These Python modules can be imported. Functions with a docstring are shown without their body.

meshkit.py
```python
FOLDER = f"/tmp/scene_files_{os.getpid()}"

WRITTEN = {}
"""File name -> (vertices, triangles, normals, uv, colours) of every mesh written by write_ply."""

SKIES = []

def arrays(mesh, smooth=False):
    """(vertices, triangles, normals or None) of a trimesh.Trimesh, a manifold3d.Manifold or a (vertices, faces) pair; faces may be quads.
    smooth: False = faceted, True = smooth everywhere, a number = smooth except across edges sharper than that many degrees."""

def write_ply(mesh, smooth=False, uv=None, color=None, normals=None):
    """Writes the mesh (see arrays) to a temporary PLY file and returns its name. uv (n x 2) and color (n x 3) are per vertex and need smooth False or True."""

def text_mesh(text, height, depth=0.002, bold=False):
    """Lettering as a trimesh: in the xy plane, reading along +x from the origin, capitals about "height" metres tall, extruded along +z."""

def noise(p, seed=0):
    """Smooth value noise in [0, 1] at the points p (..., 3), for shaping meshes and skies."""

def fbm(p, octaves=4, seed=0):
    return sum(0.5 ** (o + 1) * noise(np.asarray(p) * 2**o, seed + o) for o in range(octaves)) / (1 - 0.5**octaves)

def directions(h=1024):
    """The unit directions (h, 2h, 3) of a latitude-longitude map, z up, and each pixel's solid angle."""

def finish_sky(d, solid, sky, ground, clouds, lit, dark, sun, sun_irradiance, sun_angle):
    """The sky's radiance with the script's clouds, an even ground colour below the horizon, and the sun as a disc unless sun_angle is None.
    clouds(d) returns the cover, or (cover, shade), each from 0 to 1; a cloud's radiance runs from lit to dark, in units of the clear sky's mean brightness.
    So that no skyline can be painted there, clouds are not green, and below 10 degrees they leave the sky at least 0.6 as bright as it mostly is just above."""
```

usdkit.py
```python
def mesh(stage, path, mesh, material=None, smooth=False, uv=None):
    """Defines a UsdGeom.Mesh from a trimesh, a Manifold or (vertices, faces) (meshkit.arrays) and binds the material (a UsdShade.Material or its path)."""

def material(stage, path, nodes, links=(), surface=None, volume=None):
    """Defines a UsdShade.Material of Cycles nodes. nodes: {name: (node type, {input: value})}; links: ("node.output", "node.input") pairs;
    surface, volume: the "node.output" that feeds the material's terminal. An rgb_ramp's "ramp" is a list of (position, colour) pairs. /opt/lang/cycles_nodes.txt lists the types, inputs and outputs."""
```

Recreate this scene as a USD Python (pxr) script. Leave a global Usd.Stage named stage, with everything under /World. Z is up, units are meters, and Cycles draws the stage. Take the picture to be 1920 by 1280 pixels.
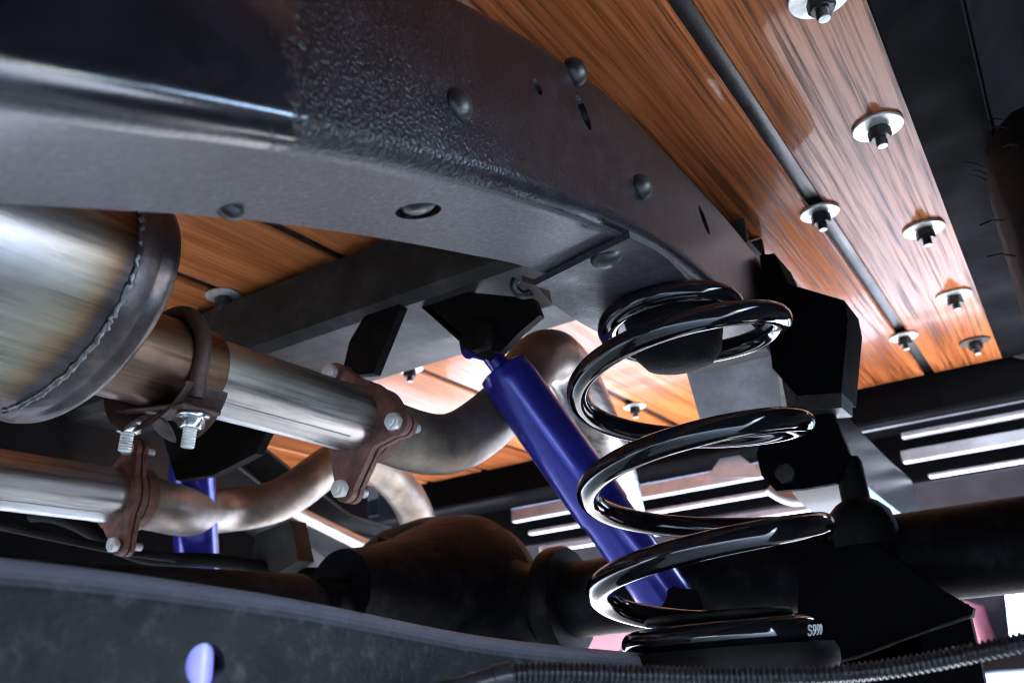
import math
import numpy as np, trimesh, manifold3d
import meshkit, usdkit
from pxr import Usd, UsdGeom, UsdLux, UsdShade, Gf, Sdf
from shapely.geometry import Polygon

stage = Usd.Stage.CreateInMemory()
UsdGeom.SetStageUpAxis(stage, 'Z'); UsdGeom.SetStageMetersPerUnit(stage, 1.0)
UsdGeom.Xform.Define(stage, '/World'); UsdGeom.Scope.Define(stage, '/World/Looks')
rng = np.random.default_rng(7)

# ------------------------------------------------------------------ camera, sky, sun, exposure
# working units: 1 unit = S metres, measured from the lens: x towards the tail of the truck, y towards its far side, z up
S, EYE = 0.8, 0.25
C0 = np.array([960., 640.]); V1 = np.array([2080., 1200.]); V2 = np.array([-1933., 1500.])
FPX = math.sqrt(-np.dot(V1 - C0, V2 - C0))
_x = np.array([*(V1 - C0), FPX]); _x /= np.linalg.norm(_x)
_y = np.array([*(V2 - C0), FPX]); _y /= np.linalg.norm(_y)
RW = np.stack([_x, _y, np.cross(_x, _y)])            # lens frame (right, down, forward) -> world
EXPOSURE, SKY, SUN = 4.95, 0.15, 0.20
SUN_EL, SUN_DIR = math.radians(40), np.array([0.95, 0.30])
FSTOP = 10.5

cam = UsdGeom.Camera.Define(stage, '/World/camera')
right, up, back = RW[:, 0], -RW[:, 1], -RW[:, 2]
cam.AddTransformOp().Set(Gf.Matrix4d(*right, 0, *up, 0, *back, 0, 0, 0, EYE, 1))
cam.CreateHorizontalApertureAttr(36.0); cam.CreateVerticalApertureAttr(24.0)
cam.CreateFocalLengthAttr(36.0 * FPX / 1920)
cam.CreateClippingRangeAttr(Gf.Vec2f(0.01, 500))
cam.CreateFStopAttr(FSTOP); cam.CreateFocusDistanceAttr(0.60)
cam.CreateExposureAttr(EXPOSURE)

sd = np.array([*(SUN_DIR / np.linalg.norm(SUN_DIR) * math.cos(SUN_EL)), math.sin(SUN_EL)])
sun = UsdLux.DistantLight.Define(stage, '/World/sun')
sun.CreateIntensityAttr(SUN); sun.CreateAngleAttr(12.0); sun.CreateColorAttr(Gf.Vec3f(1, .95, .88))
sun.CreateNormalizeAttr(True)
zx = sd; xx = np.cross([0, 0, 1], zx); xx /= np.linalg.norm(xx); yx = np.cross(zx, xx)
sun.AddTransformOp().Set(Gf.Matrix4d(*xx, 0, *yx, 0, *zx, 0, 0, 0, 8, 1))
skym = usdkit.material(stage, '/World/Looks/sky', {
    't': ('sky_texture', dict(sky_type='single_scattering', sun_disc=False, sun_elevation=SUN_EL,
                              sun_rotation=math.atan2(sd[0], sd[1]))),
    'b': ('background_shader', dict(strength=SKY))}, [('t.color', 'b.color')], surface='b.background')
dome = UsdLux.DomeLight.Define(stage, '/World/sky')
UsdShade.MaterialBindingAPI.Apply(dome.GetPrim()).Bind(skym)
dome.GetPrim().SetCustomDataByKey('kind', 'structure')

# ------------------------------------------------------------------ helpers
def A(*p): return np.array(p, float)
def depth(px, py, d):
    q = RW @ np.array([px - C0[0], py - C0[1], FPX]); return q / FPX * d
def onx(px, py, x):
    q = RW @ np.array([px - C0[0], py - C0[1], FPX]); return q * x / q[0]
def ony(px, py, y):
    q = RW @ np.array([px - C0[0], py - C0[1], FPX]); return q * y / q[1]
def onz(px, py, z):
    q = RW @ np.array([px - C0[0], py - C0[1], FPX]); return q * z / q[2]
def onplane(px, py, p0, n):
    q = RW @ np.array([px - C0[0], py - C0[1], FPX]); return q * np.dot(p0, n) / np.dot(q, n)
cat = trimesh.util.concatenate
def unit(v): v = np.asarray(v, float); return v / np.linalg.norm(v)
def frame(d):
    d = unit(d); a = A(0, 0, 1) if abs(d[2]) < .9 else A(1, 0, 0)
    u = unit(np.cross(a, d)); return u, np.cross(d, u), d

def rbox(lo, hi, r=.002):
    """A box with rounded edges."""
    lo, hi = np.minimum(lo, hi), np.maximum(lo, hi); r = min(r, .45 * (hi - lo).min())
    pts = []
    for sx in (0, 1):
        for sy in (0, 1):
            for sz in (0, 1):
                c = np.where([sx, sy, sz], hi - r, lo + r); s = np.where([sx, sy, sz], 1, -1)
                for k in ((1, 0, 0), (0, 1, 0), (0, 0, 1), (.58, .58, .58)): pts.append(c + s * np.array(k) * r)
    return trimesh.convex.convex_hull(np.array(pts))
def box(lo, hi):
    m = trimesh.creation.box(np.abs(np.subtract(hi, lo))); m.apply_translation((np.add(lo, hi)) / 2); return m

def tube(path, r, n=20, cap=True):
    P = np.asarray(path, float); k = len(P); r = np.broadcast_to(r, k)
    T = np.gradient(P, axis=0); T /= np.linalg.norm(T, axis=1)[:, None]
    u = frame(T[0])[0]; V = []
    for i in range(k):
        u = unit(u - T[i] * np.dot(u, T[i])); w = np.cross(T[i], u)
        a = np.arange(n) / n * 2 * np.pi
        V.append(P[i] + r[i] * (np.cos(a)[:, None] * u + np.sin(a)[:, None] * w))
    V = np.concatenate(V); F = []
    i, j = np.meshgrid(np.arange(k - 1), np.arange(n), indexing='ij')
    a, b = i * n + j, i * n + (j + 1) % n
    F = np.concatenate([np.stack([a, b, b + n], -1).reshape(-1, 3), np.stack([a, b + n, a + n], -1).reshape(-1, 3)])
    if cap:
        V = np.vstack([V, P[0], P[-1]]); c0, c1 = k * n, k * n + 1; j = np.arange(n)
        F = np.vstack([F, np.stack([np.full(n, c0), (j + 1) % n, j], 1),
                       np.stack([np.full(n, c1), (k - 1) * n + j, (k - 1) * n + (j + 1) % n], 1)])
    return trimesh.Trimesh(V, F, process=False)

def lathe(profile, p0, d, n=32, a=1., b=1., tilt=0., u0=None):
    """Profile (radius, along) turned about the axis d from p0; a, b stretch it to an oval."""
    u, w, d = frame(d)
    if u0 is not None: u = unit(u0); w = np.cross(unit(d), u)
    prof = np.asarray(profile, float); k = len(prof)
    t = np.arange(n) / n * 2 * np.pi
    cu, sw = a * np.cos(t), b * np.sin(t)
    U = cu * math.cos(tilt) - sw * math.sin(tilt); W = cu * math.sin(tilt) + sw * math.cos(tilt)
    V = (p0 + prof[:, 1][:, None, None] * d + prof[:, 0][:, None, None] * (U[None, :, None] * u + W[None, :, None] * w)).reshape(-1, 3)
    i, j = np.meshgrid(np.arange(k - 1), np.arange(n), indexing='ij')
    q, e = i * n + j, i * n + (j + 1) % n
    F = np.concatenate([np.stack([q, e, e + n], -1).reshape(-1, 3), np.stack([q, e + n, q + n], -1).reshape(-1, 3)])
    m = trimesh.Trimesh(V, F, process=False); m.merge_vertices(); m.update_faces(m.nondegenerate_faces()); return m

def spline(pts, n=60):
    from scipy.interpolate import CubicSpline
    P = np.asarray(pts, float); t = np.r_[0, np.cumsum(np.linalg.norm(np.diff(P, axis=0), axis=1))]
    return CubicSpline(t, P)(np.linspace(0, t[-1], n))

def slab(pts, off, bev=0.0):
    """A flat polygon of 3-D points given a thickness along the vector off."""
    P = np.asarray(pts, float); off = np.asarray(off, float); c = P.mean(0); w = unit(off)
    u = unit((P[1] - P[0]) - w * np.dot(P[1] - P[0], w)); v = np.cross(w, u)
    pl = Polygon([((p - c) @ u, (p - c) @ v) for p in P]).buffer(0)
    m = trimesh.creation.extrude_polygon(pl, np.linalg.norm(off), engine='earcut')
    M = np.eye(4); M[:3, :3] = np.stack([u, v, w], 1); M[:3, 3] = c + w * ((P - c) @ w).mean(); m.apply_transform(M); return m

def hexnut(c, d, r, h, n=6, ch=.82):
    u, w, d = frame(d); t = np.arange(n) / n * 2 * np.pi; t2 = np.arange(24) / 24 * 2 * np.pi
    ring = lambda tt, rr, z: c + d * z + rr * (np.cos(tt)[:, None] * u + np.sin(tt)[:, None] * w)
    return trimesh.convex.convex_hull(np.vstack([ring(t2, r * ch, 0), ring(t, r, h * .14), ring(t, r, h * .86), ring(t2, r * ch, h)]))
def disc(c, d, r, h, n=32, inner=0):
    prof = [(inner, 0), (r * .97, 0), (r, h * .3), (r, h * .7), (r * .97, h), (inner, h)]
    if inner: prof.append((inner, 0))
    return lathe(prof, c, d, n)
def stud(c, d, r, L, pitch=.0022, n=14):
    k = max(3, int(L / pitch)); prof = [(0, 0)]
    for i in range(k):
        z = i * L / k; prof += [(r * .84, z), (r, z + L / k * .5)]
    prof += [(r * .8, L), (0, L)]
    return lathe(prof, c, d, n)
def dome_head(c, d, r, h, n=28):
    a = np.linspace(0, np.pi / 2, 8)
    return lathe([(r, -h * .3)] + [(r * math.cos(t), h * math.sin(t)) for t in a], c, d, n)
def to_man(m):
    m = m.copy(); m.merge_vertices()
    return manifold3d.Manifold(manifold3d.Mesh(np.asarray(m.vertices, np.float32), np.asarray(m.faces, np.uint32)))

_used = {}
def numbered(parent, name):
    k = _used.get((parent, name), 0); _used[(parent, name)] = k + 1
    return name if k == 0 else f'{name}_{k:03d}'

class Thing:
    """A thing: an Xform at its base under /World; its parts are Mesh prims below it."""
    def __init__(self, name, label, category, group=None, kind=None):
        self.name, self.items = name, []
        self.data = dict(label=label, category=category, group=group, kind=kind)
    def part(self, name, mesh, mat, parent=None, smooth=35, label=None, kind=None):
        it = dict(name=name, mesh=mesh, mat=mat, parent=parent, smooth=smooth, label=label, kind=kind)
        self.items.append(it); return it
    def done(self):
        V = np.vstack([meshkit.arrays(i['mesh'])[0] for i in self.items])
        base = np.array([*(V.min(0) + V.max(0))[:2] / 2, V[:, 2].min()])
        path = '/World/' + numbered('/World', self.name)
        x = UsdGeom.Xform.Define(stage, path); x.AddTranslateOp().Set(Gf.Vec3d(*(base * S + [0, 0, EYE])))
        for k, v in self.data.items():
            if v: x.GetPrim().SetCustomDataByKey(k, v)
        for i in self.items:
            up = i['parent']['path'] if i['parent'] else path
            i['path'] = up + '/' + numbered(up, i['name'])
            v, f, n = meshkit.arrays(i['mesh'], False)
            m = trimesh.Trimesh((v - base) * S, f, process=False)
            if i['smooth']: m.merge_vertices()
            g = usdkit.mesh(stage, i['path'], m, '/World/Looks/' + i['mat'], smooth=i['smooth'])
            for k in ('label', 'kind'):
                if i[k]: g.GetPrim().SetCustomDataByKey(k, i[k])
        return self

# ------------------------------------------------------------------ materials
def mat(name, nodes, links, surface='p.BSDF'): usdkit.material(stage, '/World/Looks/' + name, nodes, links, surface=surface)
def paint(name, col, rough=.4, metal=0., nscale=60, namt=.35, bump=.15, bscale=300, coat=0., rvar=.12, dust=None, spec=.5, bdist=.001, top=None):
    """Paint or metal with blotchy colour, uneven gloss and fine relief."""
    col = np.array(col, float); d = np.array(dust if dust is not None else col * (1 + namt))
    nodes = {'g': ('geometry', {}),
             'n': ('noise_texture', dict(scale=nscale, detail=6, roughness=.65)),
             'n2': ('noise_texture', dict(scale=nscale * .23, detail=4, roughness=.6)),
             'r': ('rgb_ramp', dict(ramp=[(.3, col * (1 - namt)), (.52, col), (.75, d)])),
             'mr': ('map_range', dict(from_min=.3, from_max=.7, to_min=max(.03, rough - rvar), to_max=rough + rvar)),
             'b1': ('noise_texture', dict(scale=bscale, detail=5, roughness=.6)),
             'bu': ('bump', dict(strength=bump, distance=bdist)),
             'p': ('principled_bsdf', dict(metallic=metal, coat_weight=coat, coat_roughness=.05, specular_ior_level=spec))}
    links = [('g.position', 'n.vector'), ('g.position', 'n2.vector'), ('g.position', 'b1.vector'), ('n.fac', 'r.fac'),
             ('r.color', 'p.base_color'), ('n2.fac', 'mr.value'), ('mr.result', 'p.roughness'), ('b1.fac', 'bu.height'), ('bu.normal', 'p.normal')]
    if top:                                        # second colour mixed in on upward faces
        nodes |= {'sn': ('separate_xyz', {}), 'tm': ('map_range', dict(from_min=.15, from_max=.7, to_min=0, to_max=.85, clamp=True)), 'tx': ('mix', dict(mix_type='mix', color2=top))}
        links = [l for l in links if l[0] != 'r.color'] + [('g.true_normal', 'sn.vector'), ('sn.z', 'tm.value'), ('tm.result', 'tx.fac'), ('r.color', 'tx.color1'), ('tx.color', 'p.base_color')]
    mat(name, nodes, links)

paint('black_paint', (.005, .0046, .0054), .36, bump=.25, bscale=420)
paint('black_satin', (.0025, .0023, .003), .75, bump=.2, spec=.03)
paint('black_grime', (.0055, .005, .005), .62, nscale=40, namt=.55, bump=.5, bscale=220, dust=(.012, .011, .010), spec=.08)
paint('axle_paint', (.0035, .0032, .0042), .5, nscale=45, namt=.5, bump=.5, bscale=180, dust=(.016, .0145, .018), spec=.05)
paint('spring_gloss', (.004, .0038, .005), .06, rvar=.03, bump=.02, bscale=90, namt=.1, spec=.6)
paint('shock_blue', (.028, .028, .31), .24, metal=.35, bump=.12, bscale=900, coat=.5, namt=.12, rvar=.06)
paint('zinc', (.66, .66, .64), .4, metal=.45, nscale=90, namt=.3, bump=.2)
paint('zinc_bright', (.74, .76, .80), .2, metal=1., nscale=120, namt=.15, bump=.1)
paint('dark_nut', (.025, .023, .024), .35, metal=.3, bump=.2)
paint('rust', (.14, .06, .048), .62, nscale=70, namt=.6, bump=.7, bscale=260, dust=(.27, .13, .10), metal=.1)
paint('dark_rust', (.045, .026, .021), .55, nscale=60, namt=.5, bump=.5, dust=(.11, .06, .045), metal=.25)
paint('steel_grime', (.33, .28, .23), .36, metal=.8, nscale=28, namt=.5, bump=.3, dust=(.5, .43, .36))
paint('bumper_silver', (.52, .50, .55), .4, metal=.8, nscale=20, namt=.25, bump=.05)
paint('grey_primer', (.30, .30, .33), .5, nscale=24, namt=.4, bump=.3, dust=(.46, .46, .5))
paint('sill_grey', (.030, .028, .026), .5, nscale=30, namt=.45, bump=.3, dust=(.065, .058, .052), spec=.12)
paint('rubber', (.006, .006, .006), .65, nscale=50, namt=.4, bump=.3, bscale=350, dust=(.012, .010, .009), spec=.1)
paint('sleeve_plastic', (.010, .009, .011), .3, bump=.1)
paint('cap_steel', (.11, .095, .095), .32, metal=.9, nscale=30, namt=.5, dust=(.32, .24, .19), bump=.25)
paint('weld_metal', (.17, .165, .175), .3, metal=.9, nscale=200, namt=.5, dust=(.4, .38, .36), bump=.5)
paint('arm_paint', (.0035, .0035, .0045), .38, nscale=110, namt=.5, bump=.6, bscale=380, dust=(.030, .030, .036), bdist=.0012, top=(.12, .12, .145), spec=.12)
paint('lilac_sleeve', (.30, .28, .72), .3, namt=.1)
paint('perch_paint', (.040, .037, .043), .48, nscale=120, namt=.5, bump=.4, bscale=380, dust=(.08, .075, .085), spec=.3)
paint('white_mark', (.75, .75, .76), .5, namt=.12)
paint('red_body', (.16, .035, .035), .4, namt=.4, nscale=2, bump=0, spec=.1)
paint('dark_wall', (.009, .006, .006), .9, nscale=2, spec=.02)
paint('white_wall', (.55, .6, .6), .7, nscale=3, namt=.08)
paint('tinted_glass', (.02, .03, .04), .08, namt=.05, bump=0)
paint('pavement', (.42, .41, .40), .85, nscale=6, namt=.22, bump=.5, bscale=90, bdist=.004, dust=(.5, .48, .46))

# the rail: smooth black paint in front, crinkled undercoating from a sharp edge rearwards that fades out over the arch
mat('rail_paint', {
    'g': ('geometry', {}), 's': ('separate_xyz', {}),
    'n': ('noise_texture', dict(scale=55, detail=7, roughness=.7)),
    'nl': ('noise_texture', dict(scale=160, detail=3, roughness=.6)),
    'r': ('rgb_ramp', dict(ramp=[(.25, (.004, .0034, .0045)), (.5, (.0065, .0056, .0072)), (.72, (.013, .011, .0145))])),
    'edge': ('map_range', dict(from_min=.178, from_max=.184, to_min=0, to_max=1, clamp=True)),
    'fade': ('map_range', dict(from_min=.2, from_max=.36, to_min=1, to_max=.12, clamp=True)),
    'wob': ('math', dict(math_type='multiply_add', value2=.05, value3=-.025)),
    'xw': ('math', dict(math_type='add')),
    'm': ('math', dict(math_type='multiply')),
    'ax': ('math', dict(math_type='multiply_add', value2=.95, value3=.10)),
    'v': ('voronoi_texture', dict(scale=560, feature='f1', randomness=1)),
    'n3': ('noise_texture', dict(scale=420, detail=3)),
    'h': ('math', dict(math_type='multiply_add', value2=.8)),
    'hm': ('math', dict(math_type='multiply')),
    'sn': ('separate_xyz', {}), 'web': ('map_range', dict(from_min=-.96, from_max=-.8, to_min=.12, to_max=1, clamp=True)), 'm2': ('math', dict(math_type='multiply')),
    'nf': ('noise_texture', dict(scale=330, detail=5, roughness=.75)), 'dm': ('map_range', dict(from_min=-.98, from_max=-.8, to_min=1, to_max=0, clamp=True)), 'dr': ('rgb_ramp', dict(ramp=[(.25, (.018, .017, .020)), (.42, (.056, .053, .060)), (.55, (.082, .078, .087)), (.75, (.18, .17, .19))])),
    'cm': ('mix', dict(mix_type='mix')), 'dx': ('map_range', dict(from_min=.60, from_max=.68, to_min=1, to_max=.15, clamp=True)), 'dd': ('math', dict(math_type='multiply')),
    'cw': ('math', dict(math_type='multiply')), 'ct': ('map_range', dict(from_min=0, from_max=1, to_min=1, to_max=0, clamp=True)), 'rr0': ('mix_float', dict(a=.17, b=.23)), 'rr': ('mix_float', dict(b=.5)),
    'bu': ('bump', dict(strength=.65, distance=.0010)),
    'p': ('principled_bsdf', dict(specular_ior_level=.26, coat_roughness=.12))},
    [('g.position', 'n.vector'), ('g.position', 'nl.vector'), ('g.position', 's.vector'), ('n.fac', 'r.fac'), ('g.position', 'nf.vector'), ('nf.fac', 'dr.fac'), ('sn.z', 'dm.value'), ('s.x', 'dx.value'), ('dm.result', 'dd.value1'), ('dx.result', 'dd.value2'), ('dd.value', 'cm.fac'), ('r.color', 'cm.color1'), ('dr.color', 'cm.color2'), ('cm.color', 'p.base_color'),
     ('nl.fac', 'wob.value1'), ('s.x', 'xw.value1'), ('wob.value', 'xw.value2'), ('xw.value', 'edge.value'), ('s.x', 'fade.value'),
     ('g.true_normal', 'sn.vector'), ('sn.z', 'web.value'), ('edge.result', 'm.value1'), ('fade.result', 'm.value2'), ('m.value', 'm2.value1'), ('web.result', 'm2.value2'), ('m2.value', 'ax.value1'),
     ('g.position', 'v.vector'), ('g.position', 'n3.vector'), ('v.distance', 'h.value1'), ('n3.fac', 'h.value3'),
     ('h.value', 'hm.value1'), ('ax.value', 'hm.value2'), ('hm.value', 'bu.height'), ('bu.normal', 'p.normal'),
     ('edge.result', 'ct.value'), ('ct.result', 'cw.value1'), ('web.result', 'cw.value2'), ('cw.value', 'p.coat_weight'), ('edge.result', 'rr0.fac'), ('rr0.result', 'rr.a'), ('dm.result', 'rr.fac'), ('rr.result', 'p.roughness')])

# varnished oak: pores as dark streaks along the plank
def oak(name, off, light, mid, dark, pore=.7):
    mat(name, {
        'g': ('geometry', {}),
        'mp': ('mapping', dict(location=(off, off * 1.7, 0), scale=(2.2, 46, 8))),
        'mp2': ('mapping', dict(location=(off * 2, off, 0), scale=(4.5, 230, 20))),
        'mp3': ('mapping', dict(location=(off, off * .3, 0), scale=(.9, 9, 3))),
        'nw': ('noise_texture', dict(scale=1, detail=4, roughness=.55, distortion=1.2)),
        'np': ('noise_texture', dict(scale=1, detail=3, roughness=.6, distortion=.25)),
        'nb': ('noise_texture', dict(scale=1, detail=3, roughness=.5, distortion=1.5)),
        'r': ('rgb_ramp', dict(ramp=[(.28, dark), (.42, mid), (.55, light), (.7, mid)])),
        'pore': ('rgb_ramp', dict(ramp=[(.34, (.04, .03, .02)), (.44, (.55, .5, .45)), (.54, (1, 1, 1))])),
        'tone': ('rgb_ramp', dict(ramp=[(.3, (.62, .56, .5)), (.7, (1.08, 1.08, 1.08))])),
        'pc': ('mix', dict(mix_type='multiply', fac=pore)),
        'tc': ('mix', dict(mix_type='multiply', fac=1.)),
        'bw': ('rgb_to_bw', {}),
        'coat': ('map_range', dict(from_min=0, from_max=1, to_min=.015, to_max=.12)),
        'rg': ('map_range', dict(from_min=0, from_max=1, to_min=.34, to_max=.15)),
        'bu': ('bump', dict(strength=.18, distance=.0006)),
        'p': ('principled_bsdf', dict(coat_roughness=.05, coat_ior=2.0, specular_ior_level=.08))},
        [('g.position', 'mp.vector'), ('g.position', 'mp2.vector'), ('g.position', 'mp3.vector'),
         ('mp.vector', 'nw.vector'), ('mp2.vector', 'np.vector'), ('mp3.vector', 'nb.vector'),
         ('nw.fac', 'r.fac'), ('np.fac', 'pore.fac'), ('nb.fac', 'tone.fac'),
         ('r.color', 'tc.color1'), ('tone.color', 'tc.color2'), ('tc.color', 'pc.color1'), ('pore.color', 'pc.color2'), ('pc.color', 'p.base_color'),
         ('pore.color', 'bw.color'), ('bw.val', 'coat.value'), ('coat.result', 'p.coat_weight'), ('bw.val', 'rg.value'), ('rg.result', 'p.roughness'),
         ('bw.val', 'bu.height'), ('bu.normal', 'p.normal')])
oak('oak_amber', 1.3, (.55, .185, .066), (.44, .135, .046), (.25, .07, .024), .8)
oak('oak_red', 4.1, (.50, .165, .058), (.40, .118, .040), (.22, .06, .021), .8)
oak('oak_gold', 8.7, (.70, .25, .085), (.60, .19, .06), (.40, .115, .036), .45)

# brushed stainless with seams, streaks along the pipe, and heat tint towards a weld at x = weld
def stainless(name, weld=None, col=(.44, .43, .41), rough=.30, brown=.4):
    nodes = {'g': ('geometry', {}), 's': ('separate_xyz', {}),
             'mp': ('mapping', dict(scale=(7, 140, 140))), 'n': ('noise_texture', dict(scale=1, detail=5, roughness=.65)),
             'n2': ('noise_texture', dict(scale=14, detail=5, roughness=.6)),
             'r': ('rgb_ramp', dict(ramp=[(.3, np.array(col) * .72), (.5, col), (.72, np.array(col) * 1.18)])),
             'bl': ('rgb_ramp', dict(ramp=[(.36, (.62, .55, .46)), (.55, (1, 1, 1))])),
             'mx': ('mix', dict(mix_type='multiply', fac=brown)),
             'mr': ('map_range', dict(from_min=.3, from_max=.7, to_min=rough - .07, to_max=rough + .12)),
             'bu': ('bump', dict(strength=.12, distance=.0005)),
             'p': ('principled_bsdf', dict(metallic=1.))}
    links = [('g.position', 'mp.vector'), ('mp.vector', 'n.vector'), ('g.position', 'n2.vector'), ('n.fac', 'r.fac'), ('n2.fac', 'bl.fac'),
             ('r.color', 'mx.color1'), ('bl.color', 'mx.color2'), ('n.fac', 'mr.value'), ('mr.result', 'p.roughness'), ('n.fac', 'bu.height'), ('bu.normal', 'p.normal')]
    if weld is not None:
        nodes |= {'wn': ('math', dict(math_type='multiply_add', value2=.03)),
                  'wr': ('map_range', dict(from_min=weld - .048, from_max=weld + .010, to_min=0, to_max=1, clamp=True)),
                  'wc': ('rgb_ramp', dict(ramp=[(0, (1, 1, 1)), (.35, (1, .97, .88)), (.6, (.97, .88, .72)), (.78, (.74, .54, .34)), (.88, (.40, .26, .17)), (.93, (.22, .19, .22)), (1, (.22, .2, .2))])),
                  'wm': ('mix', dict(mix_type='multiply', fac=1.))}
        links += [('g.position', 's.vector'), ('n2.fac', 'wn.value1'), ('s.x', 'wn.value3'), ('wn.value', 'wr.value'), ('wr.result', 'wc.fac'),
                  ('mx.color', 'wm.color1'), ('wc.color', 'wm.color2'), ('wm.color', 'p.base_color')]
    else: links += [('mx.color', 'p.base_color')]
    mat(name, nodes, links)
W = .350 * S
stainless('muffler_steel', weld=W - .012)
stainless('pipe_steel', brown=.25, col=(.52, .51, .50), rough=.33)
stainless('neck_steel', col=(.26, .17, .13), rough=.34, brown=.8)
paint('tail_steel', (.20, .165, .135), .42, metal=.6, nscale=26, namt=.5, bump=.35, dust=(.34, .29, .24))

# ------------------------------------------------------------------ setting
YC = .763                       # the truck's centre line
g = trimesh.creation.box([240, 240, .02]); g.apply_translation([40, 0, -.3125 - .01])
t = Thing('ground', 'pale concrete ground under and around the truck', 'ground', kind='structure')
t.part('surface', g, 'pavement'); t.done()

# ------------------------------------------------------------------ bed floor
bed = Thing('bed_floor', 'varnished oak plank truck bed floor seen from below with steel strips', 'bed floor')
ZB = .5
strips = [.163, .335, .507, .677, .857, 1.03, 1.2, 1.37]
edges = [.033] + strips + [1.493]
woods = ['oak_amber', 'oak_red', 'oak_gold']
for i in range(len(edges) - 1):
    y0 = edges[i] + (.0085 if i else 0); y1 = edges[i + 1] - (.0085 if i < len(edges) - 2 else 0)
    bed.part('plank', rbox((-1.3, y0, ZB), (1.81, y1, ZB + .028), .0025), woods[[0, 1, 0, 2, 2, 2, 1, 0, 2][i]], smooth=20)
for y in strips:
    m = cat([box((-1.3, y - .0115, ZB + .010), (1.805, y + .0115, ZB + .0125)), rbox((-1.3, y - .0115, ZB + .004), (1.805, y - .009, ZB + .010), .001),
             rbox((-1.3, y + .0088, ZB + .004), (1.805, y + .0112, ZB + .010), .001)])
    m = box((-1.3, y - .0083, ZB + .006), (1.83, y + .0083, ZB + .012))
    bed.part('metal_strip', m, 'strip_steel' if False else 'black_paint', smooth=0)
def bolt(x, y, rust=False, w=.025):
    c = A(x, y, ZB)
    b = bed.part('bolt', stud(A(x, y, ZB + .004), (0, 0, -1), .0058, .028), 'dark_nut', label='dull rusty bolt' if rust else None)
    bed.part('washer', disc(A(x, y, ZB - .0002), (0, 0, -1), w, .0035), 'dark_rust' if rust else 'zinc', b)
    bed.part('nut', hexnut(A(x, y, ZB - .0040), (0, 0, -1), .0112, .0125), 'dark_nut', b)
    bed.part('bolt_tip', disc(A(x, y, ZB - .0238), (0, 0, -1), .0048, .0012, 16), 'zinc', b)
for x in (.628, .855, 1.133, 1.402): bolt(x, .067)
bolt(1.66, .067, True)
for x, y in ((1.0, .163), (1.54, .163), (1.573, .677), (.705, .859), (1.09, .859), (1.6, .859)): bolt(x, y, w=.023)
sill = cat([rbox((1.81, -.02, ZB - .074), (1.862, 1.55, ZB + .03), .006)])
bed.part('rear_sill', sill, 'black_satin')
bed.done()

# ------------------------------------------------------------------ bedside (inner wall, wheelhouse, outer skin)
side = Thing('bedside', 'black bed side panel beside the outer oak plank', 'body panel')
side.part('edge_angle', cat([rbox((-1.3, -.03, ZB - .006), (1.79, .036, ZB - .0015), .002), box((-1.3, .004, ZB - .0015), (1.81, .0325, ZB + .55)), rbox((-1.3, -.034, ZB - .003), (1.79, -.03, ZB + .09), .002)]), 'black_satin')
a = np.linspace(0, math.pi / 2, 10)
prof = [(-.0345, ZB + .03)] + [(-.09 + .055 * math.cos(q), ZB + .06 + .09 * math.sin(q)) for q in a] + [(-.40, ZB + .16), (-.405, ZB + .165), (-.07, ZB + .165), (-.034, ZB + .09)]
m = slab([A(-1.3, y, z) for y, z in prof], (3.1, 0, 0)); side.part('wheelhouse', m, 'black_satin')
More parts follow.
